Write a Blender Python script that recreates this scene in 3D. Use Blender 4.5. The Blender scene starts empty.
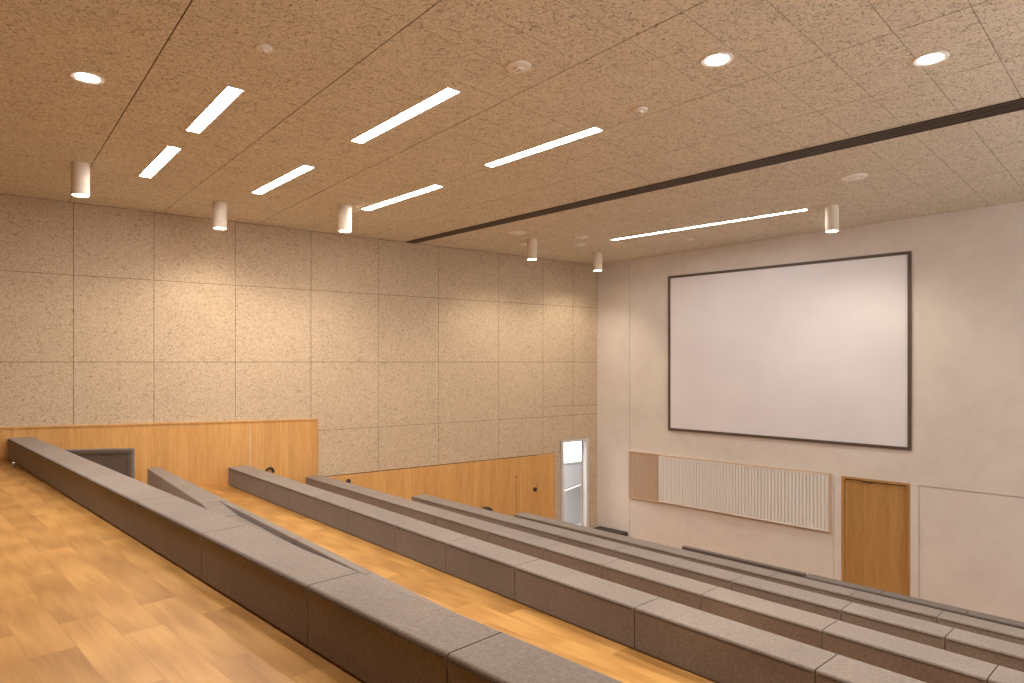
import bpy, bmesh, math, random
from mathutils import Vector
random.seed(7)
COL = bpy.context.scene.collection
F, CX, HY = 660.0, 512.0, 362.0          # focal length in pixels, image centre column, horizon row
K = 1.25                                  # metres per plan unit
EYE = 4.05 * K                            # eye height over the stage floor (z = 0)
def H(h): return EYE - h * K              # a level h units under the eye -> world z
def nrm(x, y):
    l = math.hypot(x, y); return Vector((x / l, y / l))
C = Vector((85 / F, 1.0)) * 6.8 * 2.25 * K       # corner of the side wall and the front wall in plan
UF = nrm(-150 - 512, F)                   # along the front wall, towards the corner
VS = nrm(1450 - 512, F)                   # along the side wall, towards the corner
VF = Vector((UF.y, -UF.x))                # from the camera towards the front wall
NF = -VF
NS = Vector((VS.y, -VS.x))

class Wall:
    def __init__(s, d, n): s.d, s.n = d, n
    def t(s, x, off=0.0):                 # distance from the corner of the wall point seen in column x
        r = (x - CX) / F; o = C + s.n * off
        return (o.x - r * o.y) / (s.d.x - r * s.d.y)
    def P(s, t, off=0.0): return C + s.n * off - s.d * t
    def z(s, x, y, off=0.0): return EYE + (HY - y) / F * s.P(s.t(x, off), off).y
WF, WS = Wall(UF, NF), Wall(VS, NS)
def w3(w, x, y):
    p = w.P(w.t(x)); return Vector((p.x, p.y, w.z(x, y)))
A0, A1, A2 = w3(WF, 597.5, 265), w3(WF, 1024, 201), w3(WS, 154, 212)
CN = (A1 - A0).cross(A2 - A0); CN /= CN.z
def cz(x, y): return A0.z - (CN.x * (x - A0.x) + CN.y * (y - A0.y)) / CN.z
def ceil_pt(x, y):                        # point of the ceiling plane on the sight line of a pixel
    r = Vector(((x - CX) / F, 1, (HY - y) / F)); e = Vector((0, 0, EYE))
    t = CN.dot(A0 - e) / CN.dot(r); return e + r * t
def lev(x, y, h):                         # point of the horizontal plane h units under the eye
    Y = h * K * F / (y - HY); return Vector(((x - CX) / F * Y, Y))

# ------------------------------------------------------------------ mesh helpers
def link(o): COL.objects.link(o); return o
def obj(name, bm, mat, parent=None, base=None, smooth=False):
    if base is None: base = Vector(parent['_o']) if parent is not None and '_o' in parent else Vector((0, 0, 0))
    base = Vector(base)
    for v in bm.verts: v.co -= base
    bmesh.ops.recalc_face_normals(bm, faces=bm.faces[:])
    me = bpy.data.meshes.new(name); bm.to_mesh(me); bm.free()
    if smooth:
        for p in me.polygons: p.use_smooth = True
    for m in (mat if isinstance(mat, (list, tuple)) else [mat]): me.materials.append(m)
    o = link(bpy.data.objects.new(name, me))
    o['_o'] = tuple(base)
    if parent is not None:
        o.parent = parent
        o.location = base - Vector(parent['_o'])
    else: o.location = base
    return o
def thing(name, loc, label, cat, group=None):
    o = link(bpy.data.objects.new(name, None)); o.location = loc; o['_o'] = tuple(loc); o.empty_display_size = .1
    o['label'] = label; o['category'] = cat
    if group: o['group'] = group
    return o
def tag(o, label, cat, group=None):
    o['label'] = label; o['category'] = cat
    if group: o['group'] = group
    return o
def struct(o, label=None):
    o['kind'] = 'structure'
    if label: o['label'] = label
    return o
def hexa(bm, bot, top, bevel=0, seg=2):   # solid between two matching polygons of 3D points
    b = [bm.verts.new(p) for p in bot]; t = [bm.verts.new(p) for p in top]; n = len(b)
    fs = [bm.faces.new(b[::-1]), bm.faces.new(t)]
    for i in range(n): fs.append(bm.faces.new((b[i], b[(i + 1) % n], t[(i + 1) % n], t[i])))
    if bevel:
        es = list({e for f in fs for e in f.edges})
        bmesh.ops.bevel(bm, geom=es, offset=bevel, segments=seg, affect='EDGES', profile=.5)
def prism(bm, poly, z0, z1, bevel=0, seg=2):
    a = z0 if callable(z0) else (lambda x, y: z0); b = z1 if callable(z1) else (lambda x, y: z1)
    hexa(bm, [Vector((p[0], p[1], a(p[0], p[1]))) for p in poly], [Vector((p[0], p[1], b(p[0], p[1]))) for p in poly], bevel, seg)
def cushion(bm, n0, n1, f1, f0, z0, z1, bev, seg=3, side=.003):
    q = bmesh.new(); prism(q, [n0, n1, f1, f0], z0, z1); q.normal_update()
    d = (n1 - n0).normalized()
    long_, rest = [], []
    for e in q.edges:
        v = (e.verts[1].co - e.verts[0].co); v.normalize()
        (long_ if abs(v.x * d.x + v.y * d.y) > .98 else rest).append(e)
    bmesh.ops.bevel(q, geom=long_, offset=bev, segments=seg, affect='EDGES', profile=.5)
    me = bpy.data.meshes.new('tmp'); q.to_mesh(me); q.free(); bm.from_mesh(me); bpy.data.meshes.remove(me)
def wbox(bm, w, t0, t1, z0, z1, n0, n1, bevel=0, seg=2):
    prism(bm, [w.P(t0, n0), w.P(t1, n0), w.P(t1, n1), w.P(t0, n1)], z0, z1, bevel, seg)
def wquad(bm, w, tz, n0, n1, bevel=0):    # polygon drawn on a wall in (t, z), given a thickness
    f = lambda n: [Vector((*w.P(t, n), z)) for t, z in tz]
    hexa(bm, f(n0), f(n1), bevel)
def cyl(bm, c, r0, r1, z0, z1, n=40, topf=None):
    ring = lambda r, z: [Vector((c[0] + r * math.cos(2 * math.pi * i / n), c[1] + r * math.sin(2 * math.pi * i / n),
                                 (z(c[0] + r * math.cos(2 * math.pi * i / n), c[1] + r * math.sin(2 * math.pi * i / n)) if callable(z) else z))) for i in range(n)]
    hexa(bm, ring(r0, z0), ring(r1, z1))
def lathe(bm, c, prof, n=40):             # prof: (r, z) list, surface of revolution about the vertical axis through c
    rings = []
    for r, z in prof:
        if r < 1e-6: rings.append([bm.verts.new((c[0], c[1], z))])
        else: rings.append([bm.verts.new((c[0] + r * math.cos(2 * math.pi * i / n), c[1] + r * math.sin(2 * math.pi * i / n), z)) for i in range(n)])
    for a, b in zip(rings, rings[1:]):
        for i in range(n):
            j = (i + 1) % n
            if len(a) == 1 and len(b) == 1: continue
            if len(a) == 1: bm.faces.new((a[0], b[i], b[j]))
            elif len(b) == 1: bm.faces.new((a[i], a[j], b[0]))
            else: bm.faces.new((a[i], a[j], b[j], b[i]))
def tube(bm, pts, r, n=8):
    rings = []
    for i, p in enumerate(pts):
        d = (pts[min(i + 1, len(pts) - 1)] - pts[max(i - 1, 0)]).normalized()
        a = d.cross(Vector((0, 0, 1)))
        if a.length < 1e-3: a = Vector((1, 0, 0))
        a.normalize(); b = d.cross(a)
        rings.append([bm.verts.new(p + (a * math.cos(2 * math.pi * k / n) + b * math.sin(2 * math.pi * k / n)) * r) for k in range(n)])
    for q, s in zip(rings, rings[1:]):
        for k in range(n): bm.faces.new((q[k], q[(k + 1) % n], s[(k + 1) % n], s[k]))
    bm.faces.new(rings[0][::-1]); bm.faces.new(rings[-1])

# ------------------------------------------------------------------ materials
class NT:
    def __init__(s, name):
        s.m = bpy.data.materials.new(name); s.m.use_nodes = True; s.t = s.m.node_tree
        s.b = s.t.nodes['Principled BSDF']
    def n(s, kind, **kw):
        o = s.t.nodes.new(kind)
        for k, v in kw.items():
            if k.startswith('_'): setattr(o, k[1:], v)
            else: o.inputs[k.replace('_', ' ')].default_value = v
        return o
    def l(s, a, b): s.t.links.new(a, b)
    def coords(s, rot=0.0, scale=(1, 1, 1)):
        g = s.n('ShaderNodeNewGeometry')                       # world position: one pattern runs through the room
        m = s.n('ShaderNodeMapping'); m.inputs['Rotation'].default_value = (0, 0, rot)
        s.l(g.outputs['Position'], m.inputs['Vector'])
        m2 = s.n('ShaderNodeMapping'); m2.inputs['Scale'].default_value = scale
        s.l(m.outputs[0], m2.inputs['Vector']); return m2.outputs[0]
    def noise(s, vec, scale, detail=2, rough=.5, dist=0):
        o = s.n('ShaderNodeTexNoise', Scale=scale, Detail=detail, Roughness=rough, Distortion=dist); s.l(vec, o.inputs['Vector']); return o.outputs[0]
    def math(s, op, a, b=None, c=None, clamp=False):
        o = s.n('ShaderNodeMath', _operation=op); o.use_clamp = clamp
        for i, x in enumerate((a, b, c)):
            if x is None: continue
            if isinstance(x, (int, float)): o.inputs[i].default_value = x
            else: s.l(x, o.inputs[i])
        return o.outputs[0]
    def ramp(s, fac, stops):
        o = s.n('ShaderNodeValToRGB'); s.l(fac, o.inputs[0]); e = o.color_ramp.elements
        for i, (p, c) in enumerate(stops):
            el = e[i] if i < 2 else e.new(p)
            el.position = p; el.color = (*c, 1)
        return o.outputs[0]
    def mix(s, fac, a, b, mode='MIX'):
        o = s.n('ShaderNodeMix', _data_type='RGBA', _blend_type=mode)
        for i, x in ((0, fac), (6, a), (7, b)):
            if isinstance(x, (int, float)): o.inputs[i].default_value = x
            elif isinstance(x, tuple): o.inputs[i].default_value = (*x, 1)
            else: s.l(x, o.inputs[i])
        return o.outputs[2]
    def bump(s, h, strength=.3, dist=.01):
        o = s.n('ShaderNodeBump', Strength=strength, Distance=dist); s.l(h, o.inputs['Height']); s.l(o.outputs[0], s.b.inputs['Normal'])
    def fin(s, col=None, rough=.7, spec=.3):
        if col is not None:
            if isinstance(col, tuple): s.b.inputs['Base Color'].default_value = (*col, 1)
            else: s.l(col, s.b.inputs['Base Color'])
        s.b.inputs['Roughness'].default_value = rough; s.b.inputs['Specular IOR Level'].default_value = spec
        return s.m
def srgb(r, g, b):
    f = lambda c: (c / 255 / 12.92) if c / 255 <= .04045 else ((c / 255 + .055) / 1.055) ** 2.4
    return (f(r), f(g), f(b))

def woodwool(name, base, dark, light, sc, k=1.0):
    m = NT(name); v = m.coords()
    def strand(scale, seed, width):
        mp = m.n('ShaderNodeMapping'); mp.inputs['Location'].default_value = (seed, seed * 1.7, seed * .6); m.l(v, mp.inputs['Vector'])
        n = m.noise(mp.outputs[0], scale, 1.5, .5, 1.8)
        a = m.math('ABSOLUTE', m.math('SUBTRACT', n, .5))
        return m.math('SUBTRACT', 1.0, m.math('MULTIPLY', a, 1 / width, clamp=True), clamp=True)
    s1, s2, s3 = strand(sc, 3.1, .03), strand(sc * 1.3, 17.3, .035), strand(sc * .75, 41.7, .022)
    big = m.noise(v, 1.1, 3, .6); mid = m.noise(v, sc * 2.2, 2, .6)
    c = m.mix(m.math('MULTIPLY', mid, .5), base, light)
    c = m.mix(m.math('MULTIPLY', s1, .55 * k), c, dark)
    c = m.mix(m.math('MULTIPLY', s2, .5 * k), c, light)
    c = m.mix(m.math('MULTIPLY', s3, .4 * k), c, dark)
    c = m.mix(m.math('MULTIPLY_ADD', big, .7, -.15, clamp=True), c, m.mix(1.0, c, (.86, .84, .80), 'MULTIPLY'))
    m.bump(m.math('SUBTRACT', m.math('ADD', s2, mid), m.math('ADD', s1, s3)), .5, .004)
    return m.fin(c, .95, .1)
M = {}
M['ceil'] = woodwool('wood_wool_ceiling', srgb(224, 217, 202), srgb(122, 110, 94), srgb(250, 244, 230), 11, 1.5)
M['wool'] = woodwool('wood_wool_wall', srgb(196, 174, 146), srgb(130, 106, 80), srgb(232, 215, 192), 11, 1.25)

def plaster():
    m = NT('mineral_plaster'); v = m.coords()
    a = m.noise(v, .9, 4, .6, .4); b = m.noise(v, 3.5, 4, .65, .3); g = m.noise(v, 90, 2)
    c = m.ramp(m.math('ADD', m.math('MULTIPLY', a, .6), m.math('MULTIPLY', b, .4)), [(.3, srgb(216, 207, 199)), (.55, srgb(226, 218, 210)), (.75, srgb(230, 223, 216))])
    m.bump(g, .12, .003); return m.fin(c, .85, .2)
M['plaster'] = plaster()

def felt(name='heather_felt', k=1.0):
    m = NT(name); v = m.coords()
    a = m.noise(v, 260, 2, .7); b = m.noise(v, 45, 3, .6); c0 = m.noise(v, 1.6, 2)
    f = m.math('ADD', m.math('MULTIPLY', a, .55), m.math('ADD', m.math('MULTIPLY', b, .3), m.math('MULTIPLY', c0, .15)))
    c = m.ramp(f, [(p_, tuple(k * x for x in srgb(*c_))) for p_, c_ in ((.3, (94, 82, 73)), (.5, (123, 109, 98)), (.72, (160, 144, 130)))])
    m.bump(m.math('ADD', a, b), .35, .003)
    m.b.inputs['Sheen Weight'].default_value = .25; m.b.inputs['Sheen Roughness'].default_value = .5
    return m.fin(c, .95, .12)
M['felt'] = felt(); M['felt_mid'] = felt('darker_heather_felt', .62)
M['felt_dark'] = NT('dark_charcoal_felt').fin(srgb(70, 62, 58), .95, .1)
M['piping'] = NT('piping').fin(srgb(74, 62, 55), .8, .2)

UA = -math.atan2(UF.y, UF.x)
def floorwood():
    m = NT('oak_plank_floor'); v = m.coords(UA)
    br = m.n('ShaderNodeTexBrick', Scale=1, _offset=.37, _offset_frequency=2, _squash=1)
    br.inputs['Color1'].default_value = (0, 0, 0, 1); br.inputs['Color2'].default_value = (1, 1, 1, 1)
    br.inputs['Mortar'].default_value = (.5, .5, .5, 1)
    br.inputs['Mortar Size'].default_value = .0012; br.inputs['Mortar Smooth'].default_value = .2
    br.inputs['Brick Width'].default_value = 1.25; br.inputs['Row Height'].default_value = .235
    m.l(v, br.inputs['Vector'])
    off = m.n('ShaderNodeVectorMath', _operation='MULTIPLY_ADD')           # each plank samples its own piece of grain
    m.l(br.outputs['Color'], off.inputs[0]); off.inputs[1].default_value = (9, 7, 5); m.l(v, off.inputs[2])
    st = m.n('ShaderNodeMapping'); st.inputs['Scale'].default_value = (.8, 13, 1); m.l(off.outputs[0], st.inputs['Vector'])
    g1 = m.noise(st.outputs[0], 1.0, 4, .55, .5); g2 = m.noise(st.outputs[0], 6.5, 6, .75, .3)
    w = m.n('ShaderNodeTexWave', _wave_type='RINGS', _rings_direction='Y', Scale=.5, Distortion=4, Detail=2)
    w.inputs['Detail Scale'].default_value = 1.2; m.l(st.outputs[0], w.inputs['Vector'])
    f = m.math('ADD', m.math('MULTIPLY', g1, .4), m.math('ADD', m.math('MULTIPLY', g2, .4), m.math('MULTIPLY', w.outputs['Fac'], .2)))
    c = m.ramp(f, [(.28, srgb(162, 114, 58)), (.5, srgb(186, 137, 74)), (.7, srgb(200, 152, 88))])
    tone = m.ramp(br.outputs['Color'], [(0, (.74, .70, .64)), (1, (1.0, 1.0, 1.0))])
    c = m.mix(1.0, c, tone, 'MULTIPLY')
    c = m.mix(m.math('MULTIPLY', br.outputs['Fac'], .45), c, srgb(95, 58, 30))
    m.bump(f, .08, .002)
    return m.fin(c, .42, .35)
M['floor'] = floorwood()
def veneer(name, ang, tone=1.0):
    m = NT(name); v = m.coords(ang, (1, 1, 1))
    br = m.n('ShaderNodeTexBrick', Scale=1, _offset=0)
    br.inputs['Color1'].default_value = (0, 0, 0, 1); br.inputs['Color2'].default_value = (1, 1, 1, 1); br.inputs['Mortar'].default_value = (.5, .5, .5, 1)
    br.inputs['Mortar Size'].default_value = .0006; br.inputs['Brick Width'].default_value = .16; br.inputs['Row Height'].default_value = 60
    sw = m.n('ShaderNodeMapping'); sw.inputs['Rotation'].default_value = (math.pi / 2, 0, 0); m.l(v, sw.inputs['Vector']); m.l(sw.outputs[0], br.inputs['Vector'])
    off = m.n('ShaderNodeVectorMath', _operation='MULTIPLY_ADD'); m.l(br.outputs['Color'], off.inputs[0]); off.inputs[1].default_value = (0, 3, 11); m.l(v, off.inputs[2])
    st = m.n('ShaderNodeMapping'); st.inputs['Scale'].default_value = (10, 10, .8); m.l(off.outputs[0], st.inputs['Vector'])
    g1 = m.noise(st.outputs[0], 1.6, 6, .6, 1.0); g2 = m.noise(st.outputs[0], 7, 4, .7, .3)
    f = m.math('ADD', m.math('MULTIPLY', g1, .65), m.math('MULTIPLY', g2, .35))
    c = m.ramp(f, [(.32, tuple(x * tone for x in srgb(196, 146, 86))), (.5, tuple(x * tone for x in srgb(212, 162, 98))), (.68, tuple(x * tone for x in srgb(222, 175, 112)))])
    c = m.mix(1.0, c, m.ramp(br.outputs['Color'], [(0, (.88, .86, .83)), (1, (1, 1, 1))]), 'MULTIPLY')
    m.bump(g2, .05, .002); return m.fin(c, .5, .3)
M['oak_side'] = veneer('oak_veneer_side', -math.atan2(VS.y, VS.x))
M['oak_front'] = veneer('oak_veneer_door', -math.atan2(UF.y, UF.x), .78)
M['frame'] = NT('dark_brown_frame').fin(srgb(92, 78, 70), .45, .4)
M['slot'] = NT('dark_slot_metal').fin(srgb(78, 66, 60), .5, .4)
M['black'] = NT('black_metal').fin(srgb(38, 36, 38), .4, .5)
M['white'] = NT('white_enamel').fin(srgb(238, 235, 230), .4, .5)
M['whitecan'] = NT('white_lamp_housing').fin(srgb(226, 214, 198), .5, .4)
M['paintwhite'] = NT('white_wall_paint').fin(srgb(236, 230, 222), .8, .2)
M['steel'] = NT('brushed_steel'); M['steel'].b.inputs['Metallic'].default_value = .9; M['steel'] = M['steel'].fin(srgb(180, 178, 174), .35, .5)
M['paint'] = NT('pale_corridor_paint').fin(srgb(214, 212, 212), .7, .2)
M['doorframe'] = NT('pale_grey_door_frame').fin(srgb(206, 204, 202), .5, .3)
M['gap'] = NT('joint_shadow_backing').fin(srgb(90, 70, 52), .95, .05)
def screenmat():
    m = NT('white_projection_surface'); v = m.coords(); a = m.noise(v, .8, 2)
    c = m.ramp(a, [(.3, srgb(232, 230, 236)), (.7, srgb(240, 238, 242))]); return m.fin(c, .32, .35)
M['screen'] = screenmat()
def grille():
    m = NT('beige_perforated_metal'); v = m.coords(-math.atan2(UF.y, UF.x))
    return m.fin(srgb(206, 178, 148), .6, .3)
M['grille'] = grille()
def emit(name, col, s):
    m = NT(name); m.b.inputs['Base Color'].default_value = (*col, 1)
    m.b.inputs['Emission Color'].default_value = (*col, 1); m.b.inputs['Emission Strength'].default_value = s; return m.m
WARM = (1.0, .87, .70)
LIN, DOWN, CANL = 30.0, 40.0, 30.0
M['lin'] = emit('lit_linear_diffuser', (1.0, .96, .91), LIN)
M['down'] = emit('lit_downlight_lens', (1.0, .96, .91), DOWN)
M['canlens'] = emit('lit_spot_lens', (1.0, .84, .66), CANL)
M['day'] = emit('lit_corridor_window', (1.0, .99, .98), 2.6)
M['corr'] = emit('lit_corridor_lamp', (1.0, .97, .94), 30)

# ------------------------------------------------------------------ room plan
U3 = lambda u, v: UF * (u * K) + VF * (v * K)
TR = 13.0 * K                             # length of the front wall from the corner
VB = -2.6                                 # back wall, v in plan units
Rf = WF.P(TR)                             # front right corner
def hit(p, d, q, e):                      # intersection of p+s*d and q+t*e
    den = d.x * e.y - d.y * e.x; w = q - p; s = (w.x * e.y - w.y * e.x) / den; return p + d * s
Rb = hit(Rf, VF, U3(0, VB), UF)
Lb = hit(C, VS, U3(0, VB), UF)
TS = (Lb - C).length
top_over = lambda x, y: cz(x, y) + .02

# side wall with the doorway near the corner
tdL, tdR = WS.t(560.8), WS.t(588.3)
zdt = WS.z(574, 439.3)
bm = bmesh.new()
wbox(bm, WS, -.3, tdR, 0, cz(C.x, C.y) + .3, -.3, -.02)
wbox(bm, WS, tdL, TS + .3, 0, cz(C.x, C.y) + .4, -.3, -.02)
wbox(bm, WS, tdR, tdL, zdt, cz(C.x, C.y) + .3, -.3, -.02)
wl = struct(obj('wall_left', bm, M['gap']))
# its wood wool panels
g = .0045
tv = [WS.t(x) for x in (598, 573, 543, 498.5, 438.5, 378.5, 311, 235.5, 154, 73.5)]
tv += [tv[-1] + 1.42 * i for i in range(1, 12) if tv[-1] + 1.42 * i < TS] + [TS]
tv[0] = 0.0
Z1, Z2, Z3, Z5 = H(-1.25), H(0.0), H(1.2), H(2.01)
tup = WS.t(316)
zup = WS.z(316, 418.6)
bm = bmesh.new()
for i in range(len(tv) - 1):
    a, b = tv[i] + g, tv[i + 1] - g
    rows = [(Z1 + g, None), (Z2 + g, Z1 - g), (Z3 + g, Z2 - g)]
    lowgap = H(.985)
    if b > tdR and a < tdL:                # the panels over and beside the door
        rows = rows[:2] + [(lowgap + g, Z2 - g), (Z3 + g, lowgap - g)]
    for z0, z1 in rows:
        if z1 is None:
            prism(bm, [WS.P(a, -.02), WS.P(b, -.02), WS.P(b, 0), WS.P(a, 0)], z0, cz(*WS.P(a)) - .002)
        else: wbox(bm, WS, a, b, z0, z1, -.02, 0)
    z0, z1 = Z5 + g, Z3 - g
    if b < tdR or a > tdL:
        if b < tup + 1.5: wbox(bm, WS, a, b, z0, z1, -.02, 0)
        else: wbox(bm, WS, a, b, z0, z1, -.02, 0)
    else:
        segs = [(a, min(b, tdR - .03)), (max(a, tdL + .03), b)]
        for s0, s1 in segs:
            if s1 - s0 > .02: wbox(bm, WS, s0, s1, z0, z1, -.02, 0)
        m0, m1 = max(a, tdR - .03), min(b, tdL + .03)
        if m1 > m0: wbox(bm, WS, m0, m1, zdt + .006, z1, -.02, 0)
    if a < tup + 1.6 and b < tdR: wbox(bm, WS, a, b, .02, Z5 - g, -.02, 0)
wbox(bm, WS, g, tdR - .035, .0, Z5 - g, -.02, 0); wbox(bm, WS, tdL + .01, tdL + .8, .0, Z5 - g, -.02, 0)
obj('acoustic_panelling', bm, M['wool'], wl)

# oak wainscot: high part by the upper seats, low part down to the stage
bm = bmesh.new()
tL0 = TS - .02
zl = WS.z(2, 427)
wquad(bm, WS, [(tup, H(1.95) - .6), (tup, zup - .03), (WS.t(2), zl - .03), (tL0, zl - .03), (tL0, H(1.95) - .6)], .001, .045)
tw = struct(obj('trim_1', bm, M['oak_side']), 'high oak wainscot on the side wall beside the upper seats')
bm = bmesh.new(); wquad(bm, WS, [(tup - .015, zup - .03), (tup - .015, zup + .0), (WS.t(2), zl), (tL0, zl), (tL0, zl - .03), (WS.t(2), zl - .03)], .001, .06)
obj('cap_rail', bm, M['oak_side'], tw)
bm = bmesh.new(); wbox(bm, WS, tup - .03, tup, H(1.95) - .6, zup - .03, .001, .06)
obj('end_post', bm, M['oak_side'], tw)
bm = bmesh.new(); wbox(bm, WS, WS.t(250.5), WS.t(249.3), H(1.95), zup - .05, .0452, .047); wbox(bm, WS, WS.t(256), WS.t(255.6), H(1.95), zup - .05, .0452, .0465)
o = obj('joint_strip', bm, M['grille'], tw); o['label'] = 'pale narrow strip let into the oak wainscot'
bm = bmesh.new()
tlo = WS.t(553.5)
wquad(bm, WS, [(tlo, .0), (tlo, Z5 - .012), (tup - .032, Z5 - .012), (tup - .032, 0)], .001, .04)
tw2 = struct(obj('trim_2', bm, M['oak_side']), 'low oak wainscot on the side wall running down to the stage door')
for x, y, r in ((516.2, 477.3, .018),):
    bm = bmesh.new(); tt, zz = WS.t(x, .04), WS.z(x, y, .04)
    wquad(bm, WS, [(tt + r * .7 * math.cos(a * math.pi / 6), zz + r * 2 * math.sin(a * math.pi / 6)) for a in range(12)], .0402, .05)
    obj('keyhole', bm, M['black'], tw2)
    bm = bmesh.new(); wbox(bm, WS, tt - .004, tt + .004, .2, zz - .1, .0402, .0412); obj('panel_joint', bm, M['gap'], tw2)

# ---- front wall with the oak door
tj = WF.t(629.5); tn = WF.t(833.7); td0, td1 = WF.t(841.5), WF.t(910.2); tp = WF.t(918.8)
zd = WF.z(876, 479.7); ztop = cz(Rf.x, Rf.y) + .3
bm = bmesh.new()
wbox(bm, WF, -.3, td0 + .0, 0, ztop, -.3, -.03); wbox(bm, WF, td1, TR + .3, 0, ztop, -.3, -.03); wbox(bm, WF, td0, td1, zd, ztop, -.3, -.03)
wf = struct(obj('wall_front', bm, M['plaster']))
bm = bmesh.new()
def fs(t0, t1, z0, z1, n1=0.0):
    if z1 is None:
        hexa(bm, [Vector((*WF.P(t, n), z0)) for t, n in ((t0, -.03), (t1, -.03), (t1, n1), (t0, n1))],
             [Vector((*WF.P(t, n), cz(*WF.P(t, n)) - .001)) for t, n in ((t0, -.03), (t1, -.03), (t1, n1), (t0, n1))])
    else: wbox(bm, WF, t0, t1, z0, z1, -.03, n1)
fs(0, tj - .006, 0, None); fs(tj + .006, TR, zd, None)
fs(tj + .006, tn - .004, 0, zd); fs(tn + .004, td0, 0, zd); fs(td1, tp - .004, 0, zd)
zp = WF.z(920, 486)
fs(tp - .004, TR, zp + .012, zd); fs(tp + .012, TR, 0, zp - .004, -.012)
obj('plaster_panelling', bm, M['plaster'], wf)

# other walls
bm = bmesh.new()
WRa, WRb = Rf - VF * 1.6, Rf - VF * 12.0            # unseen window band added to the right wall for fill light
zw0, zw1 = EYE - 1.1, EYE + 2.2
def rw(a, b, z0, z1): prism(bm, [a, b, b - UF * .3, a - UF * .3], z0, z1)
rw(Rf + VF * .3, Rb - VF * .3, 0, zw0); rw(Rf + VF * .3, Rb - VF * .3, zw1, ztop); rw(Rf + VF * .3, WRa, zw0, zw1); rw(WRb, Rb - VF * .3, zw0, zw1)
struct(obj('wall_right', bm, M['paintwhite']))
bm = bmesh.new(); nwin = 6
for i in range(nwin + 1):
    p = WRa + (WRb - WRa) * (i / nwin); prism(bm, [p + VF * .03 - UF * .1, p - VF * .03 - UF * .1, p - VF * .03 - UF * .16, p + VF * .03 - UF * .16], zw0, zw1)
for z in (zw0, zw1 - .05): rw(WRa - UF * -.0, WRb, z, z + .05)
w2 = struct(obj('fill_window', bm, M['white']))  # bars and sills of the added, out-of-view window band
bm = bmesh.new(); prism(bm, [Lb + UF * .3, Rb - UF * .3, Rb - VF * .3 - UF * .3, Lb - VF * .3 + UF * .3], 0, ztop); struct(obj('wall_back', bm, M['oak_front']))

# ---- ceiling: backing slab and wood wool tiles with open joints
bm = bmesh.new()
prism(bm, [C + VF * .4 + UF * .4, Rf + VF * .4 - UF * .4, Rb - VF * .4 - UF * .4, Lb - VF * .4 + UF * .6],
      lambda x, y: cz(x, y) + .012, lambda x, y: cz(x, y) + .25)
ce = struct(obj('ceiling', bm, M['gap']))
def uv(p): return p.dot(UF), p.dot(VF)
def jl(a, b):
    p, q = ceil_pt(*a), ceil_pt(*b); (u0, v0), (u1, v1) = uv(p.xy), uv(q.xy)
    k = (v1 - v0) / (u1 - u0); return lambda u: v0 + k * (u - u0)
jA, jB, jC = jl((192.5, 0), (90, 167.5)), jl((441, 0), (163, 212)), jl((683, 12), (266, 219))
jS = jl((410, 242), (1024, 102.7))
s = K / 1.1
joints = [lambda u: jA(u) - 4 * 1.5 * s, lambda u: jA(u) - 3 * 1.5 * s, lambda u: jA(u) - 2 * 1.5 * s, lambda u: jA(u) - 1.5 * s, jA, jB, jC, lambda u: (5.95 + .012 * u) * s, lambda u: (7.2 + .0 * u) * s,
          jS, lambda u: 9.95 * s, lambda u: 11.27 * s, lambda u: 12.5 * s, lambda u: 14.2 * s]
us = [(1.06 + .525 * i) * s for i in range(-14, 26)]
bm = bmesh.new(); gg = .0032
rp = [Lb, C, Rf, Rb]
def inside(p, m=0.0):
    for i in range(4):
        a, b = rp[i], rp[(i + 1) % 4]
        if (b.x - a.x) * (p.y - a.y) - (b.y - a.y) * (p.x - a.x) > m: return False
    return True
def clip(poly):
    for i in range(4):
        a, b = rp[i], rp[(i + 1) % 4]; out = []
        f = lambda p: -((b.x - a.x) * (p.y - a.y) - (b.y - a.y) * (p.x - a.x))
        for k in range(len(poly)):
            p, q = poly[k], poly[(k + 1) % len(poly)]; fp, fq = f(p), f(q)
            if fp >= 0: out.append(p)
            if (fp > 0 > fq) or (fp < 0 < fq): out.append(p + (q - p) * (fp / (fp - fq)))
        poly = out
        if len(poly) < 3: return []
    return poly
for i in range(len(us) - 1):
    for j in range(len(joints) - 1):
        u0, u1 = us[i] + gg, us[i + 1] - gg; a, b = joints[j], joints[j + 1]
        poly = [UF * u0 + VF * (a(u0) + gg * 2), UF * u0 + VF * (b(u0) - gg * 2), UF * u1 + VF * (b(u1) - gg * 2), UF * u1 + VF * (a(u1) + gg * 2)]
        # the long panels run across every second joint line
        if (poly[1] - poly[0]).dot(VF) <= 0: continue
        poly = clip(poly)
        if len(poly) >= 3:
            area = sum(poly[k].x * poly[(k + 1) % len(poly)].y - poly[(k + 1) % len(poly)].x * poly[k].y for k in range(len(poly)))
            if abs(area) > .002: prism(bm, poly, cz, lambda x, y: cz(x, y) + .014)
obj('acoustic_tiles', bm, M['ceil'], ce)

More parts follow.
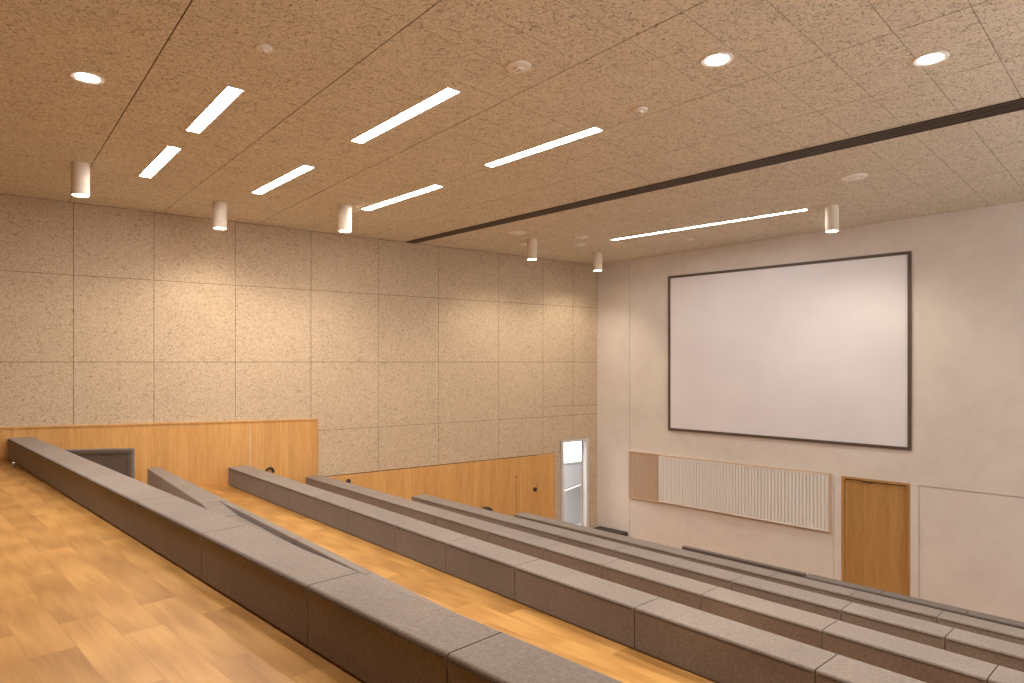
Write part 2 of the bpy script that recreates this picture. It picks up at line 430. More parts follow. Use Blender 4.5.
# ---- stepped floor
def vline(xv, s_, h):                     # plan line of an edge at level h seen with slope s_ through (xv, horizon)
    p = lev(xv + 400, HY + s_ * 400, h); q = lev(xv + 900, HY + s_ * 900, h); return p, (p - q).normalized()
class Row: pass
def row(xv, sn, sf, h, x0, fh, seams):
    r = Row(); r.n, r.nd = vline(xv, sn, h); r.f, r.fd = vline(xv, sf, h); r.h, r.hf = h, fh; r.xv = xv
    r.start = None if x0 is None else lev(x0, HY + sn * (x0 - xv), h)
    r.seams = [lev(x, HY + sn * (x - xv), h) for x in seams]; return r
R1 = row(-147, .4915, .4135, 1.04, 8, 1.335, (27, 51, 86, 135, 201.5, 307.5, 447))
R3 = row(-76, .3455, .3188, 1.66, 228.3, 1.95, (267, 288, 314, 347, 395, 446, 514.5, 634.5, 815))
R4 = row(-82, .2965, .280, 1.955, 305.6, 2.255, (345, 388, 435, 488, 543, 602, 701, 822, 987))
R5 = row(-98, .2635, .2522, 2.18, 411.5, 2.48, (455, 506, 558, 614, 672, 731.6, 841, 945))
R6 = row(-115, .2420, .2345, 2.436, 514, 2.74, (570, 630, 697, 770, 850, 937))
R7 = row(-125, .2284, .2262, 2.73, 682, 3.04, (740, 804, 880, 966))
UR = Rf.dot(UF) + .35                     # right end of the rows
def at_u(p, d, u): return p + d * ((u - p.dot(UF)) / d.dot(UF))
SL = VS                                   # side wall direction
def to_wall(p, d): return hit(p, d, C, VS)
def platform(pn, dn, pf, df, z, name='floor'):
    e = -UF * 0
    a, b = to_wall(pn, dn), to_wall(pf, df)
    c_, d_ = hit(pf, df, Rf, VF), hit(pn, dn, Rf, VF)
    bm = bmesh.new(); prism(bm, [a, b, c_, d_], -.0 if z > 0 else -.3, z); return struct(obj(name, bm, M['floor']))
pb = U3(0, VB)
platform(pb, UF, R1.f, R1.fd, H(1.335))
platform(R1.f, R1.fd, R3.f, R3.fd, H(1.95))
platform(R3.f, R3.fd, R4.f, R4.fd, H(2.255))
platform(R4.f, R4.fd, R5.f, R5.fd, H(2.48))
platform(R5.f, R5.fd, R6.f, R6.fd, H(2.74))
platform(R6.f, R6.fd, R7.f, R7.fd, H(3.04))
qs = R7.f + VF * 1.0
platform(R7.f, R7.fd, qs, R7.fd, H(3.55))
bm = bmesh.new(); prism(bm, [C + VF * .3 + UF * .3, Rf + VF * .3 - UF * .3, Rb, Lb], -.3, -.002); struct(obj('floor', bm, M['floor']))

# ------------------------------------------------------------------ upholstered benches
GB = 'grey upholstered bench rows across the auditorium'
def bench(r, label, gap=.009, left=None, right=None, bev=.018, mat='felt', wallend=False):
    if left is None: left = r.start
    z0, z1 = H(r.hf), H(r.h)
    cuts = sorted([left] + r.seams, key=lambda p: -p.dot(UF)); cuts = [c for c in cuts if c.dot(UF) <= left.dot(UF) + 1e-6]
    last = cuts[-1].dot(UF); step = max(.9, (cuts[-2] - cuts[-1]).length if len(cuts) > 1 else 1.2)
    step = min(step, 1.6)
    ur = UR if right is None else right.dot(UF)
    us_ = [c.dot(UF) for c in cuts if c.dot(UF) > ur + .2]
    while us_[-1] - step > ur + .3: us_.append(us_[-1] - step)
    us_.append(ur)
    mid = (at_u(r.n, r.nd, us_[0]) + at_u(r.f, r.fd, us_[-1])) / 2
    th = thing('bench', (mid.x, mid.y, z0), label, 'bench')
    for k in range(len(us_) - 1):
        a0, a1 = us_[k] - (gap / 2 if k else .0), us_[k + 1] + gap / 2
        b = bmesh.new()
        # seams run square to the row: far corners shifted along the far edge
        n0, n1 = at_u(r.n, r.nd, a0), at_u(r.n, r.nd, a1)
        nn = Vector((r.nd.y, -r.nd.x)); nn = nn if nn.dot(VF) > 0 else -nn
        f0, f1 = hit(n0, nn, r.f, r.fd), hit(n1, nn, r.f, r.fd)
        if k == 0 and wallend: f0 = hit(f0, r.fd, n0, VS)
        w = (f0 - n0).length
        cushion(b, n0, n1, f1, f0, z0 + .004, z1, bev)
        cu = obj('cushion', b, M[mat], th)
        if k < 12:
            b = bmesh.new(); o_ = (n0 - n1).normalized(); ins = nn * .0
            tube(b, [Vector((*(n1 + o_ * .02 - nn * .001), z1 - .022)), Vector((*(n0 - o_ * .02 - nn * .001), z1 - .022))], .0045, 6)
            obj('piping', b, M['piping'], cu)
    return th
wgap = lambda r: hit(r.n, r.nd, C + NS * .05, VS)
l1 = wgap(R1)
def clampstart(r):
    w = hit(r.f, r.fd, C + NS * .066, VS); return w if w.dot(UF) < r.start.dot(UF) else r.start
b1 = bench(R1, 'long grey upholstered bench nearest the camera, on the upper oak floor', left=wgap(R1), wallend=True)
bench(R3, 'grey upholstered bench just beyond the bright strip of oak floor', left=clampstart(R3))
bench(R4, 'grey upholstered bench row, first one behind the oak floor strip bench', left=clampstart(R4))
bench(R5, 'grey upholstered bench row, its left end standing in the middle of the low oak wainscot')
bench(R6, 'grey upholstered bench row whose left end stands just left of the pale side door')
bench(R7, 'long dark front row bench section whose left end is under the white radiator', mat='felt_mid', right=lev(804.1, HY + .2284 * 929.1, 2.73))
R7b = row(-125, .2306, .2262, 2.722, 804.6, 3.04, (880, 966, 1040))
bench(R7b, 'front row bench section running under the oak door to the right edge', mat='felt_mid')
# steel foot at the wall end of the first bench
p = lev(11.5, 468, 1.335)
b = bmesh.new(); prism(b, [p + UF * .05, p - UF * .03, p - UF * .03 + VF * .05, p + UF * .05 + VF * .05], H(1.335) + .001, H(1.335) + .09, .008)
o = obj('foot', b, M['steel'], b1); o['label'] = 'small steel foot'

# the low seat in front of the first bench, with the step in its top
hS = 1.56
fa, fb = lev(160, 467, hS), lev(374, 572, hS); fd = (fb - fa).normalized()
na = lev(146, 467.5, hS); nb = lev(200, 502, hS)
sn_ = Vector((fd.y, -fd.x)); sn_ = sn_ if sn_.dot(VF) < 0 else -sn_
zt, zb = H(hS), H(1.95) + .003
mid = (fa + fb) / 2
th = thing('bench', (mid.x, mid.y, zb), 'narrow low grey bench between the nearest bench and the bright oak floor strip', 'bench')
far = lambda t: fa + fd * t
pa = lev(228, 500, hS); ta = (pa - fa).dot(fd)
wids = [(na - far(0)).dot(sn_)]
wd = lambda t: (na - fa).dot(sn_) + t * .035
cuts = [0.0, (lev(171, 473, hS) - fa).dot(fd), (lev(196, 485, hS) - fa).dot(fd), ta]
for k in range(3):
    b = bmesh.new(); a0, a1 = cuts[k] + .004, cuts[k + 1] - .004
    cushion(b, far(a0), far(a1), far(a1) + sn_ * wd(a1), far(a0) + sn_ * wd(a0), zb, zt, .016)
    obj('cushion', b, M['felt'], th)
tb = (fb - fa).dot(fd) + 4.6
cuts = [ta, ta + .8, ta + 2.6, ta + 4.2, tb]
for k in range(len(cuts) - 1):
    a0, a1 = cuts[k] + .004, cuts[k + 1] - .004; b = bmesh.new()
    prism(b, [far(a0), far(a1), far(a1) + sn_ * .1, far(a0) + sn_ * .1], zb, zt, .012, 3); obj('seat_lip', b, M['felt'], th)
    b = bmesh.new(); w0, w1 = wd(a0), wd(min(a1, ta + 2))
    prism(b, [far(a0) + sn_ * .108, far(a1) + sn_ * .108, far(a1) + sn_ * max(w1, .2), far(a0) + sn_ * max(w0, .2)], zb, (lambda x, y: zt - .055 * min(1, max(0, ((Vector((x, y)) - fa).dot(fd) - ta) / .8))) , .014 if k else .006, 3); obj('cushion', b, M['felt'], th)

# upholstered panel standing between them near the wall
Yp = 8.6 * K
def fp(x, Y=Yp): return Vector(((x - CX) / F * Y, Y))
pl, pr = fp(58, Yp * .983), fp(132.5, Yp)
d = (pr - pl).normalized(); nn = Vector((d.y, -d.x))
zt2 = EYE + (HY - 448.6) / F * Yp; zb2 = H(1.95) + .002
th = thing('seat_back', ((pl.x + pr.x) / 2, (pl.y + pr.y) / 2, zb2), 'low dark grey upholstered seat back standing before the oak wainscot at far left', 'seat')
L = (pr - pl).length; fwd = .055
b = bmesh.new(); prism(b, [pl, pr, pr - nn * .12, pl - nn * .12], zb2, zt2, .03, 3); obj('backrest', b, M['felt_mid'], th)
b = bmesh.new(); rr = .075
prism(b, [pl + nn * .018, pl + nn * -.004, pr - nn * .004, pr + nn * .018], zt2 - rr, zt2 - .012, .008, 2); obj('top_border', b, M['felt_mid'], th)
b = bmesh.new(); q = pr - d * rr
prism(b, [q + nn * .018, q - nn * .004, pr - d * .012 - nn * .004, pr - d * .012 + nn * .018], zb2 + .01, zt2 - rr - .002, .008, 2); obj('side_border', b, M['felt_mid'], th)

# low dark plinth in the far corner, beside the side door
b = bmesh.new(); t0, t1 = .12, tj - .03
wbox(b, WF, t0, t1, 0, H(3.775), .02, .32, .02, 3)
tag(obj('corner_bench', b, M['felt_dark'], base=(*WF.P((t0 + t1) / 2, .17), 0)), 'low dark bench in the far corner between the side door and the front wall', 'bench')

# ------------------------------------------------------------------ side door
fr = bmesh.new(); fw = .095
wbox(fr, WS, tdL - fw, tdL, 0, zdt, -.12, .03, .004); wbox(fr, WS, tdR, tdR + fw, 0, zdt, -.12, .03, .004); wbox(fr, WS, tdR + fw, tdL - fw, zdt - .07, zdt, -.12, .03, .004)
d1 = struct(obj('door_1', fr, M['doorframe']), 'pale framed side door standing open onto a bright corridor')
# door leaf opened outwards, seen edge-on on the right side
lf = bmesh.new(); hp = WS.P(tdR + fw + .005, -.13); ld = (-NS * .75 + VS * .66).normalized(); ln = Vector((ld.y, -ld.x))
prism(lf, [hp, hp + ld * .92, hp + ld * .92 - ln * .045, hp - ln * .045], .01, zdt - .08, .003); leaf = obj('door_leaf', lf, M['doorframe'], d1)
for z in (.35, 1.2, zdt - .35):
    b = bmesh.new(); cyl(b, WS.P(tdR + fw + .012, -.112), .012, .012, z, z + .11, 12); obj('hinge', b, M['steel'], d1)
b = bmesh.new(); q = hp + ld * .84 - ln * .05; tube(b, [Vector((*q, 1.05)), Vector((*(q - ln * .05), 1.05)), Vector((*(q - ln * .05 - ld * .12), 1.05))], .01); obj('door_handle', b, M['steel'], leaf)
# corridor behind it
def cor(bm, t0, t1, z0, z1, n0, n1, bev=0): wbox(bm, WS, t0, t1, z0, z1, n0, n1, bev)
ct0, ct1, cn = -2.6, 2.6 + tdL, -2.3
b = bmesh.new()
cor(b, ct0, ct1, -.1, -.0, cn, -.3); struct(obj('floor', b, M['paint']))
b = bmesh.new(); cor(b, ct0, ct1, 2.9, 3.0, cn, -.3); struct(obj('ceiling', b, M['paint']))
b = bmesh.new(); cor(b, ct0, ct1, -.1, 3.0, cn - .1, cn); cor(b, ct0 - .1, ct0, -.1, 3.0, cn - .1, -.3); cor(b, ct1, ct1 + .1, -.1, 3.0, cn - .1, -.3); cor(b, ct0, -.3, -.1, 3.0, -.4, -.3)
cw = struct(obj('wall_corridor', b, M['paint']))
# stair balustrade in the corridor with a sloping white rail
def seen(x, y, n): t = WS.t(x, n); return t, WS.z(x, y, n)
n_ = -1.5
tA, zA = seen(556, 495, n_); tB, zB = seen(581, 485.5, n_); tC, zC = seen(590, 489, n_)
b = bmesh.new(); wquad(b, WS, [(tA + .5, 0), (tA + .5, zA - .2), (tA, zA), (tB, zB), (tC - .5, zC), (tC - .5, 0)], n_ - .1, n_)
bal = tag(obj('stair_parapet', b, M['paint'], base=(*WS.P(tA, n_), 0)), 'pale solid stair parapet seen through the open side door', 'parapet')
b = bmesh.new(); tube(b, [Vector((*WS.P(t, n_ + .012), z)) for t, z in ((tA + .5, zA - .18), (tA, zA + .02), (tB, zB + .02), (tC - .5, zC + .02))], .03, 10)
obj('handrail', b, M['white'], bal, smooth=True)
# bright corridor window
wa, wb2, wc, wdv = seen(553, 463.5, cn + .01), seen(583.5, 460.5, cn + .01), seen(580, 436, cn + .01), seen(553, 436, cn + .01)
b = bmesh.new(); wquad(b, WS, [wa, wb2, (wb2[0], wc[1]), (wa[0], wc[1])], cn + .001, cn + .02)
w1 = struct(obj('window_1', b, M['day']), 'bright corridor window seen through the open side door')
b = bmesh.new()
wquad(b, WS, [(wa[0], wa[1]), (wb2[0], wb2[1]), (wb2[0], wb2[1] - .05), (wa[0], wa[1] - .05)], cn + .001, cn + .05)
obj('window_sill', b, M['white'], w1)
b = bmesh.new(); cor(b, .5, 2.2, 2.84, 2.88, -1.5, -1.2)
tag(obj('corridor_light', b, M['corr'], base=(*WS.P(1.3, -1.35), 2.84)), 'lit ceiling light of the corridor behind the side door', 'ceiling light')

# ------------------------------------------------------------------ oak door in the front wall
fr = bmesh.new(); jw = .05
wbox(fr, WF, td0, td0 + jw, 0, zd, -.14, .012, .003); wbox(fr, WF, td1 - jw, td1, 0, zd, -.14, .012, .003); wbox(fr, WF, td0 + jw, td1 - jw, zd - jw, zd, -.14, .012, .003)
d2 = struct(obj('door_2', fr, M['oak_front']), 'oak veneer door in the front wall to the right of the radiator')
b = bmesh.new(); wbox(b, WF, td0 + jw + .004, td1 - jw - .004, .008, zd - jw - .03, -.09, -.04, .003); lf = obj('door_leaf', b, M['oak_front'], d2)
b = bmesh.new(); wbox(b, WF, td0 + jw + .01, td1 - jw - .01, zd - jw - .028, zd - jw, -.1, -.045); wbox(b, WF, td0 + .42, td0 + .62, zd - jw - .045, zd - jw - .005, -.04, -.01, .004); obj('door_closer', b, M['frame'], d2)
for z in (.4, zd - .52):
    b = bmesh.new(); wbox(b, WF, td0 + jw - .012, td0 + jw + .012, z, z + .16, -.04, -.015, .004); obj('hinge', b, M['steel'], d2)

# ------------------------------------------------------------------ projection screen
o1 = .05
def qd(w, pts, off): return [(w.t(x, off), w.z(x, y, off)) for x, y in pts]
oc = qd(WF, [(668, 276.3), (911, 250.8), (911, 450.6), (668, 430)], o1)
ta_, tb_ = oc[0][0], oc[1][0]; zt_ = (oc[0][1] + oc[1][1]) / 2; zb_ = (oc[2][1] + oc[3][1]) / 2
th = thing('projection_screen', (*WF.P((ta_ + tb_) / 2, 0), zb_), 'large white screen in a thin dark brown frame on the front wall', 'screen')
fwid = .062
b = bmesh.new()
outer = [(oc[0][0], oc[0][1]), (oc[1][0], oc[1][1]), (oc[2][0], oc[2][1]), (oc[3][0], oc[3][1])]
inner = [(outer[0][0] + fwid, outer[0][1] - fwid), (outer[1][0] - fwid, outer[1][1] - fwid), (outer[2][0] - fwid, outer[2][1] + fwid), (outer[3][0] + fwid, outer[3][1] + fwid)]
for i in range(4):
    j = (i + 1) % 4; wquad(b, WF, [outer[i], outer[j], inner[j], inner[i]], .001, o1)
obj('screen_frame', b, M['frame'], th)
b = bmesh.new(); wquad(b, WF, inner, .001, o1 - .02); obj('screen_surface', b, M['screen'], th)

# ------------------------------------------------------------------ radiator and grille
ro = .1
r0, r1 = WF.t(658.5, ro), WF.t(828.5, ro)
zt0 = (WF.z(658.5, 456, ro) + WF.z(828.5, 474.8, ro)) / 2; zb0 = (WF.z(658.5, 501.5, ro) + WF.z(828.5, 532, ro)) / 2
ty = lambda t, a, b: a + (b - a) * (t - r0) / (r1 - r0)
zta, ztb, zba, zbb = WF.z(658.5, 456, ro), WF.z(828.5, 474.8, ro), WF.z(658.5, 501.5, ro), WF.z(828.5, 532, ro)
th = thing('radiator', (*WF.P((r0 + r1) / 2, .05), zb0), 'wide white ribbed radiator on the front wall under the screen', 'radiator')
b = bmesh.new(); wquad(b, WF, [(r0, zta), (r1, ztb), (r1, zbb), (r0, zba)], .03, ro - .03); obj('back_plate', b, M['white'], th)
b = bmesh.new(); nr = 54; st = (r1 - r0) / nr
for k in range(nr):
    a = r0 + (k + .5) * st; z1_, z0_ = ty(a, zta, ztb) - .035, ty(a, zba, zbb) + .035
    wbox(b, WF, a - st * .37, a + st * .37, z0_, z1_, ro - .03, ro + .006, st * .16, 2)
obj('ribs', b, M['white'], th)
b = bmesh.new(); wquad(b, WF, [(r0, zta), (r1, ztb), (r1, ztb - .035), (r0, zta - .035)], ro - .02, ro + .01, .004); obj('top_rail', b, M['white'], th)
b = bmesh.new(); wquad(b, WF, [(r0, zba + .035), (r1, zbb + .035), (r1, zbb), (r0, zba)], ro - .02, ro + .01, .004); obj('bottom_rail', b, M['white'], th)
b = bmesh.new(); wbox(b, WF, r1 + .002, r1 + .03, zbb - .01, ztb + .01, .001, ro - .01, .004); obj('side_cover', b, M['grille'], th)
b = bmesh.new(); wquad(b, WF, [(r0, zta + .02), (r1 + .02, ztb + .02), (r1 + .02, ztb + .004), (r0, zta + .004)], .001, ro + .012); obj('cover_ledge', b, M['grille'], th)
# square mesh grille at its left
g0, g1 = tj + .012, r0 - .01
ga, gb, gc, gd = WF.z(631, 452.5, .05), WF.z(657, 455, .05), WF.z(631, 497, .05), WF.z(657, 501, .05)
gt, gl = (ga + gb) / 2, (gc + gd) / 2
th = thing('wall_grille', (*WF.P((g0 + g1) / 2, .05), gl), 'beige square mesh grille left of the white radiator', 'grille')
b = bmesh.new(); wbox(b, WF, g0, g1, gl, gt, .001, .02); o = obj('backing', b, M['plaster'], th)
b = bmesh.new()
n1_, n2_ = 12, 20
for k in range(n1_ + 1):
    a = g0 + (g1 - g0) * k / n1_; wbox(b, WF, a - .012, a + .012, gl, gt, .03, .045)
for k in range(n2_ + 1):
    z = gl + (gt - gl) * k / n2_; wbox(b, WF, g0, g1, z - .011, z + .011, .0305, .0445)
obj('mesh', b, M['grille'], th)
b = bmesh.new()
wbox(b, WF, g0, g1, gt + .012, gt + .03, .001, .07); obj('border', b, M['grille'], th)
b = bmesh.new(); wbox(b, WF, g0, g1, gl - .03, gl - .012, .001, .07); obj('border', b, M['grille'], th)

# ------------------------------------------------------------------ small black fittings on the side wall
def knob(x, y, r, label, off):
    t, z = WS.t(x, off), WS.z(x, y, off)
    b = bmesh.new(); n = 20
    prof = [(0, r), (.6, r), (.85, r * .85), (1, r * .45)]
    rings = []
    for h_, rr_ in prof: rings.append([b.verts.new(Vector((*WS.P(t + rr_ * math.cos(2 * math.pi * i / n), off + h_ * r * .7 + .001), z + rr_ * math.sin(2 * math.pi * i / n)))) for i in range(n)])
    for q, s2 in zip(rings, rings[1:]):
        for i in range(n): b.faces.new((q[i], q[(i + 1) % n], s2[(i + 1) % n], s2[i]))
    b.faces.new(rings[0]); b.faces.new(rings[-1])
    tag(obj('round_fitting', b, M['black'], base=(*WS.P(t, off), z)), label, 'wall fitting')
knob(348.2, 481.2, .056, 'black round fitting on the low oak wainscot near its high left end', .04)
knob(534.8, 489.3, .058, 'black round fitting on the low oak wainscot left of the pale side door', .04)
def ring(x, y, r, r2, label, off):
    t, z = WS.t(x, off), WS.z(x, y, off); b = bmesh.new(); pts = []
    for i in range(13):
        a = math.pi * i / 12; pts.append(Vector((*WS.P(t + r * math.cos(a), off + .03), z + r * math.sin(a))))
    pts = [Vector((*WS.P(t + r, off + .001), z - .02))] + pts + [Vector((*WS.P(t - r, off + .001), z - .02))]
    tube(b, pts, r2, 8); tag(obj('wall_hook', b, M['black'], base=(*WS.P(t, off), z)), label, 'hook')
ring(269.5, 471.5, .075, .022, 'black rounded hook on the high oak wainscot behind the second long bench', .045)
knob(485.5, 514, .195, 'largest black round fitting, low on the oak wainscot, mostly hidden behind the bench rows', .04)

# ------------------------------------------------------------------ ceiling fittings
def disc_frame(x, y): p = ceil_pt(x, y); return p.xy, p.y
def spot(p, z, energy, size, blend, col=WARM, rad=.05, parent=None, aim=None):
    ld_ = bpy.data.lights.new('spot_beam', 'SPOT'); ld_.energy = energy; ld_.spot_size = math.radians(size); ld_.spot_blend = blend; ld_.color = col; ld_.shadow_soft_size = rad
    o = link(bpy.data.objects.new('lamp', ld_))
    if parent is not None: o.parent = parent; o.location = Vector((p[0], p[1], z)) - Vector(parent['_o'])
    else: o.location = (p[0], p[1], z)
    if aim is not None:
        dv = Vector((aim[0], aim[1], aim[2])); o.rotation_euler = dv.to_track_quat('-Z', 'Y').to_euler()
    return o
# cylindrical spotlights
CH, CR = .47, .118
cans = [(80.5, 163.5, 9, 'white cylinder spotlight at the far left of the ceiling', 'S'),
        (220, 202.5, 9, 'white cylinder spotlight, second from the left, hanging low over the side wall', 'S'),
        (345, 206, 9, 'white cylinder spotlight, third from the left, left of the dark ceiling slot', 'S'),
        (532, 239.5, 9, 'white cylinder spotlight near the far corner, just right of the dark slot end', 'S'),
        (597.7, 252.5, 9, 'white cylinder spotlight hanging in front of the far corner of the room', 'S'),
        (832, 206.5, 9, 'white cylinder spotlight above the projection screen', 'F')]
can0 = None
for (x, y, _, label, wside), en in zip(cans, (55, 85, 150, 120, 90, 80)):
    p, Y = disc_frame(x, y); zc = cz(p.x, p.y)
    if can0 is None:
        th = thing('cylinder_spotlight', (p.x, p.y, zc - CH), label, 'spotlight', 'white cylinder spotlights on the ceiling')
        b = bmesh.new(); lathe(b, p, [(0, zc + .004), (CR, zc + .004), (CR, zc - CH), (CR - .012, zc - CH - .001), (CR - .016, zc - CH + .04), (0, zc - CH + .04)], 48)
        obj('housing', b, M['whitecan'], th)
        b = bmesh.new(); lathe(b, p, [(0, zc - CH + .006), (CR - .02, zc - CH + .006), (CR - .02, zc - CH + .012), (0, zc - CH + .012)], 40); obj('lens', b, M['canlens'], th)
        can0 = th
    else:
        th = can0.copy(); link(th); th.location = (p.x, p.y, zc - CH); th['_o'] = (p.x, p.y, zc - CH); th['label'] = label
        for ch in can0.children:
            if ch.type != 'MESH': continue
            c2 = ch.copy(); link(c2); c2.parent = th
    n = NS if wside == 'S' else NF
    spot(p, zc - CH - .01, en, 124, .75, parent=th, rad=.06, aim=(-n.x * .30, -n.y * .30, -1))
# recessed round downlights
dn = [(87.5, 77.5, 'round recessed downlight at the upper left of the ceiling, left of the linear lights'),
      (717, 59.5, 'round recessed downlight, the left one of the two at the upper right'),
      (930.5, 58.5, 'round recessed downlight in the top right of the ceiling')]
d0 = None
q2, q3 = ceil_pt(717, 59.5).xy, ceil_pt(930.5, 58.5).xy
dn = [(ceil_pt(x, y).xy, l) for x, y, l in dn] + [(q2 - VF * 3.3, 'added unseen fill downlight over the upper seats, behind the left one of the upper right pair'),  # last three are out of view, added to brighten the near benches
    (q3 - VF * 3.3, 'added unseen fill downlight over the upper floor behind the top right one'), (q2 + (q2 - q3) * 1.0 - VF * 3.0, 'added unseen fill downlight over the upper floor, behind the large ceiling disc')]
for p, label in dn:
    Y = p.y; zc = cz(p.x, p.y)
    if d0 is None:
        th = thing('recessed_downlight', (p.x, p.y, zc), label, 'downlight', 'round recessed downlights in the ceiling')
        b = bmesh.new(); lathe(b, p, [(.112, zc + .01), (.112, zc - .006), (.15, zc - .012), (.16, zc - .002), (.16, zc + .01)], 48); obj('trim_ring', b, M['white'], th)
        b = bmesh.new(); lathe(b, p, [(0, zc - .006), (.108, zc - .006), (.11, zc + .004), (0, zc + .004)], 40); obj('lens', b, M['down'], th); d0 = th
    else:
        th = d0.copy(); link(th); th.location = (p.x, p.y, zc); th['_o'] = (p.x, p.y, zc); th['label'] = label
        for ch in d0.children:
            if ch.type != 'MESH': continue
            c2 = ch.copy(); link(c2); c2.parent = th
    spot(p, zc - .02, 150 if p.y < 5.2 else 300, 140, .9, col=(1, .95, .89), parent=th, rad=.1, aim=(0, 0, -1))
# flat linear lights
LW = .155
def linear(a, b_, label, w=LW):
    p, q = ceil_pt(*a).xy, ceil_pt(*b_).xy; d = (q - p).normalized(); n = Vector((d.y, -d.x)); m_ = (p + q) / 2
    th = thing('linear_light', (m_.x, m_.y, cz(m_.x, m_.y)), label, 'linear light', 'flush linear lights in the ceiling')
    fr_ = .014
    b = bmesh.new()
    for c1, c2, w0, w1 in ((p - d * fr_, q + d * fr_, w / 2, w / 2 + fr_), (p - d * fr_, q + d * fr_, -w / 2 - fr_, -w / 2)):
        prism(b, [c1 + n * w0, c2 + n * w0, c2 + n * w1, c1 + n * w1], lambda x, y: cz(x, y) - .008, lambda x, y: cz(x, y) + .01)
    for c1, c2 in ((p - d * fr_, p), (q, q + d * fr_)):
        prism(b, [c1 + n * w / 2, c2 + n * w / 2, c2 - n * w / 2, c1 - n * w / 2], lambda x, y: cz(x, y) - .008, lambda x, y: cz(x, y) + .01)
    obj('frame', b, M['white'], th)
    b = bmesh.new(); prism(b, [p + n * w / 2, q + n * w / 2, q - n * w / 2, p - n * w / 2], lambda x, y: cz(x, y) - .005, lambda x, y: cz(x, y) + .008)
    obj('diffuser', b, M['lin'], th)
    return th
linear((235.5, 88), (193, 131), 'short wide linear ceiling light at the upper left')
linear((174.5, 147), (145, 176.5), 'shorter linear ceiling light just below and left of the upper left one')
linear((453.5, 89.5), (356.5, 141.5), 'long linear ceiling light at the top centre')
linear((309, 166), (256.5, 193), 'short linear ceiling light above the side wall, between the second and third spotlights')
linear((598.5, 128.5), (488.5, 165.5), 'long linear ceiling light right of the centre, before the dark slot')
linear((439, 185.5), (365, 209.5), 'small linear ceiling light just right of the third spotlight')
linear((807, 209.2), (612, 239.8), 'longest and thinnest linear ceiling light, in front of the projection screen', .1)
# dark slot diffuser
pa_, pb_ = ceil_pt(410.5, 242), ceil_pt(1024, 102.8)
dd = (pb_.xy - pa_.xy).normalized(); pe = hit(pa_.xy, dd, Rf, VF) - dd * .05; n = Vector((dd.y, -dd.x)); ps = hit(pa_.xy, dd, C, VS) + dd * .06
th = thing('slot_diffuser', (*((ps + pe) / 2), cz(*((ps + pe) / 2))), 'long dark grooved slot diffuser crossing the whole ceiling', 'air diffuser')
b = bmesh.new(); wA, wB = .10, .20
def strip(b, o0a, o1a, o0b, o1b, z0, z1): prism(b, [ps + n * o0a, pe + n * o0b, pe + n * o1b, ps + n * o1a], lambda x, y: cz(x, y) + z0, lambda x, y: cz(x, y) + z1)
strip(b, -wA, wA, -wB, wB, -.004, .010); obj('back_channel', b, M['black'], th)
b = bmesh.new()
for k in range(5):
    f0 = -1 + 2 * k / 4.0; wv = .019
    strip(b, wA * f0 - wv, wA * f0 + wv, wB * f0 - wv, wB * f0 + wv, -.022, -.0041)
obj('slot_blades', b, M['slot'], th)
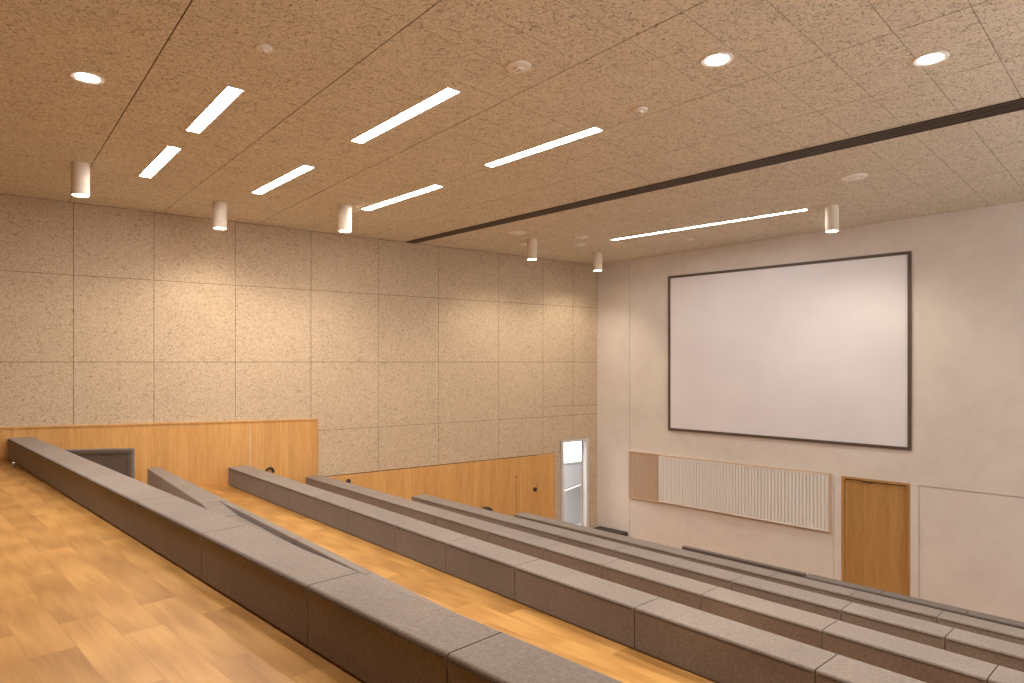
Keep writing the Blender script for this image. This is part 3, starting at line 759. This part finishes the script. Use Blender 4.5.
# small round ceiling sensors
def sensor(x, y, wpx, name, label, cat, slot=True):
    p = ceil_pt(x, y); r = wpx / F * p.y / 2; zc = p.z; c = p.xy
    th = thing(name, (c.x, c.y, zc), label, cat)
    b = bmesh.new(); lathe(b, c, [(0, zc + .006), (r, zc + .006), (r, zc - .008), (r * .93, zc - .018), (r * .45, zc - .024), (0, zc - .024)], 36); obj('cover', b, M['white'], th)
    b = bmesh.new(); lathe(b, c, [(0, zc - .0245), (r * .42, zc - .0245), (r * .34, zc - .045), (0, zc - .047)], 28); obj('sensor_dome', b, M['white'], th)
    if slot:
        b = bmesh.new(); q = c; prism(b, [q + UF * r * .2 - VF * .004, q + UF * r * .2 + VF * .006, q - UF * r * .2 + VF * .006, q - UF * r * .2 - VF * .004], zc - .0485, zc - .046); obj('slot', b, M['black'], th)
sensor(263.5, 47.5, 17, 'smoke_detector', 'round white smoke detector at the upper left, above the short wide linear light', 'smoke detector')
sensor(518.5, 66, 25, 'ceiling_sensor', 'large flat white ceiling disc between the two long linear lights', 'ceiling sensor')
sensor(639.5, 109.5, 16, 'ceiling_sensor', 'small white ceiling disc before the dark slot, right of the long linear light', 'ceiling sensor')
sensor(854, 177, 24, 'ceiling_sensor', 'flat pale ceiling disc between the dark slot and the screen spotlight', 'ceiling sensor', False)
sensor(517, 232.5, 18, 'ceiling_sensor', 'flat white ceiling disc behind the fourth spotlight, the nearer of its two', 'ceiling sensor', False)
sensor(523, 244.3, 10, 'ceiling_sensor', 'tiny white ceiling disc peeking out left of the fourth spotlight', 'ceiling sensor', False)
sensor(582, 237, 14, 'ceiling_sensor', 'small white ceiling disc near the far corner, the nearer of a pair', 'ceiling sensor', False)
sensor(579, 244.8, 13, 'ceiling_sensor', 'small white ceiling disc near the far corner, the farther of a pair', 'ceiling sensor', False)
sensor(690, 238.7, 9, 'ceiling_sensor', 'tiny white ceiling disc behind the longest linear light', 'ceiling sensor', False)

# ------------------------------------------------------------------ camera, world, colour
cam = bpy.data.cameras.new('camera'); cam.sensor_width = 36; cam.lens = F / 1024 * 36; cam.shift_y = 20.5 / 1024; cam.clip_start = .05
co = link(bpy.data.objects.new('camera', cam)); co.location = (0, 0, EYE); co.rotation_euler = (math.pi / 2, 0, 0)
sc = bpy.context.scene; sc.camera = co
w = bpy.data.worlds.new('world'); sc.world = w; w.use_nodes = True
w.node_tree.nodes['Background'].inputs[0].default_value = (1, 1, 1, 1); w.node_tree.nodes['Background'].inputs[1].default_value = 2.35
vs_ = sc.view_settings; vs_.view_transform = 'Standard'; vs_.look = 'None'; vs_.gamma = 1; vs_.use_curve_mapping = False; vs_.exposure = 0.97
for o in bpy.data.objects:
    if '_o' in o: del o['_o']
